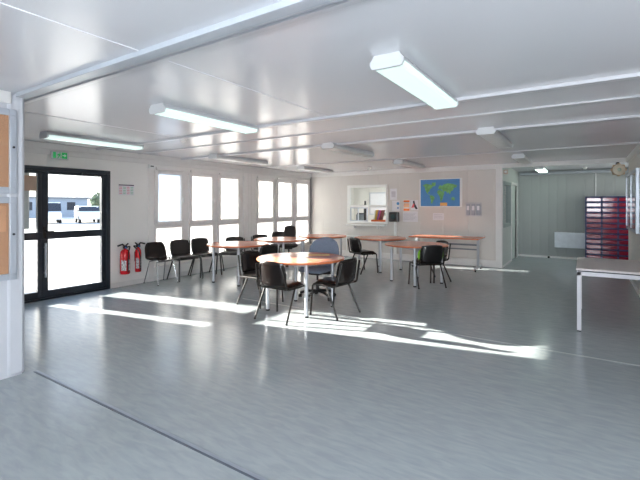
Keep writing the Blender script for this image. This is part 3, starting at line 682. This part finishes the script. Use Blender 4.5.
r = thing('motion_sensor', 'small beige motion sensor high beside the alcove corner post', 'sensor', (-1.60, 10.68, 2.30))
MB().box(-.05, .05, -.03, .03, -.06, .05).build('case', mat('sensor_beige', (206, 186, 170), .5), r, bevel=.015); MB().lathe([(.005, -.045), (.03, -.03)], 14, M=MY).build('lens', WHITE, r)

# right wall glazed board
r = thing('display_case', 'glazed wall display case with pale frame on the right wall', 'display case', (XR, 9.55, 1.02))
wall_holes(MB(), 'x', -.05, 0, -.98, .98, 0, 1.10, [(-.93, -.02, .05, 1.05), (.02, .93, .05, 1.05)]).build('frame', ALU, r, bevel=.004)
MB().box(-.008, 0, -.93, .93, .05, 1.05).build('backing', mat('case_back', (170, 172, 166), .6), r)
for a, b in ((-.93, -.02), (.02, .93)): MB().box(-.040, -.036, a, b, .05, 1.05).build('glass_door', GLASS, r)
for k in range(4): MB().box(-.011, -.008, -.85+k*.45, -.55+k*.45, .3, .75).build('pinned_sheet', PAPER, r)

# ------------------------------------------------------------------ outside the entrance
struct('trim_22', MB().box(-7.75, -7.29, 2.30, 2.885, 1.12, 2.45), mat('sun_blocker_paint', (220, 220, 216), .6), bevel=.02)  # unseen box added to keep sun off the upper sidelight
struct('trim_23', MB().box(-9.3, -8.8, 2.72, 3.15, -.2, 1.45), MATS['sun_blocker_paint'], bevel=.03)  # unseen box added to shade part of the lower door glass
struct('ground', MB().box(-140, XL-.14, -90, 110, -.40, -.20), mat('pale_yard_concrete', (196, 190, 182), .8, var=.12, scale=.6))
struct('trim_21', MB().box(-8.6, XL-.14, 1.4, 4.5, -.20, -.01), mat('step_concrete', (190, 188, 184), .8))
def car(name, loc, rz, label, H):
    t = thing(name, label, 'vehicle', loc, rz)
    W = .86
    MM = Matrix(((0, 0, 1, 0), (1, 0, 0, 0), (0, 1, 0, 0), (0, 0, 0, 1)))
    MB().prism([(-2.2, .35), (2.1, .35), (2.2, .7), (1.9, .98), (1.35, 1.1), (.85, H), (-1.9, H), (-2.2, 1.2)], -W, W, MM).build('body', WHITE, t, bevel=.08, smooth=True)
    MB().prism([(1.40, 1.12), (.92, H-.08), (-1.5, H-.08), (-1.6, 1.12)], -W-.01, W+.01, MM).build('side_window', DARK, t)
    MB().add([(-.72, 1.40, 1.12), (.72, 1.40, 1.12), (.66, .93, H-.06), (-.66, .93, H-.06)], [(0, 1, 2, 3)]).build('windscreen', DARK, t)
    for sx in (-1, 1):
        for y in (-1.4, 1.35): MB().lathe([(.33, -.1), (.33, .1)], 20, M=Matrix.Translation((sx*.78, y, .33)) @ Matrix.Rotation(PI/2, 4, 'Y')).build('wheel', RUB, t, smooth=True)
    return t
car('parked_van', (-42.5, 18.4, -.2), R_(-110), 'left white van parked far outside the entrance door', 1.95)
car('parked_car', (-40.5, 20.9, -.2), R_(-110), 'right white car parked far outside the entrance door', 1.6)
def house(loc, sx, sy, H, label, c):
    t = thing('site_building', label, 'building', loc)
    MB().box(-sx, sx, -sy, sy, 0, H).build('walls', mat('site_wall_%d' % c[0], c, .8), t)
    MB().box(-sx-.2, sx+.2, -sy-.2, sy+.2, H, H+.2).build('roof', mat('site_roof', (120, 124, 130), .7), t)
    for k in range(3): MB().box(sx, sx+.03, -sy+.8+k*sy*.6, -sy+1.9+k*sy*.6, 1, 2.1).build('window', DARK, t)
house((-64, 27, -.2), 3, 4.5, 2.6, 'low grey site building beyond the parked vehicles', (150, 160, 172))
house((-66, 40, -.2), 3, 6, 2.9, 'pale site building at the right of the yard', (176, 176, 176))
def tree(loc, H, R0, label):
    t = thing('tree', label, 'tree', loc, 0, 'trees at the yard edge'); m = MB()
    for k in range(900):
        a = random.random()*6.28; u = random.uniform(-1, 1); q = R0*random.random()**.35; c = Vector((q*math.cos(a)*math.sqrt(1-u*u), q*math.sin(a)*math.sqrt(1-u*u), H*.62+q*u*.9))
        d1 = Vector((random.uniform(-1, 1), random.uniform(-1, 1), random.uniform(-1, 1))).normalized()*.22; d2 = d1.cross(Vector((random.random(), random.random(), random.random()))).normalized()*.16
        m.add([c-d1, c+d2, c+d1, c-d2], [(0, 1, 2, 3)])
    m.build('crown', mat('far_foliage', (120, 134, 112), .8), t); MB().tube([(0, 0, 0), (.05, 0, H*.3), (0, 0, H*.6)], .13).build('trunk', mat('bark', (96, 84, 74), .8), t, smooth=True)
tree((-46, 25.5, -.2), 3.2, 1.3, 'small tree right of the parked car outside'); tree((-60, 35.0, -.2), 3.6, 1.8, 'bushy tree between the two site buildings'); tree((-56, 19.0, -.2), 3.4, 1.6, 'tree left of the low grey site building')
r = thing('slatted_crate', 'white slatted barrier just outside the entrance door', 'barrier', (-9.2, 5.25, -.2))
m = MB()
for k in range(7): m.box(-.02, .02, -.6, .6, .12+k*.15, .20+k*.15)
m.build('slats', WHITE, r); 
for y in (-.58, .58): MB().box(-.03, .03, y-.03, y+.03, 0, 1.18).build('post', WHITE, r)
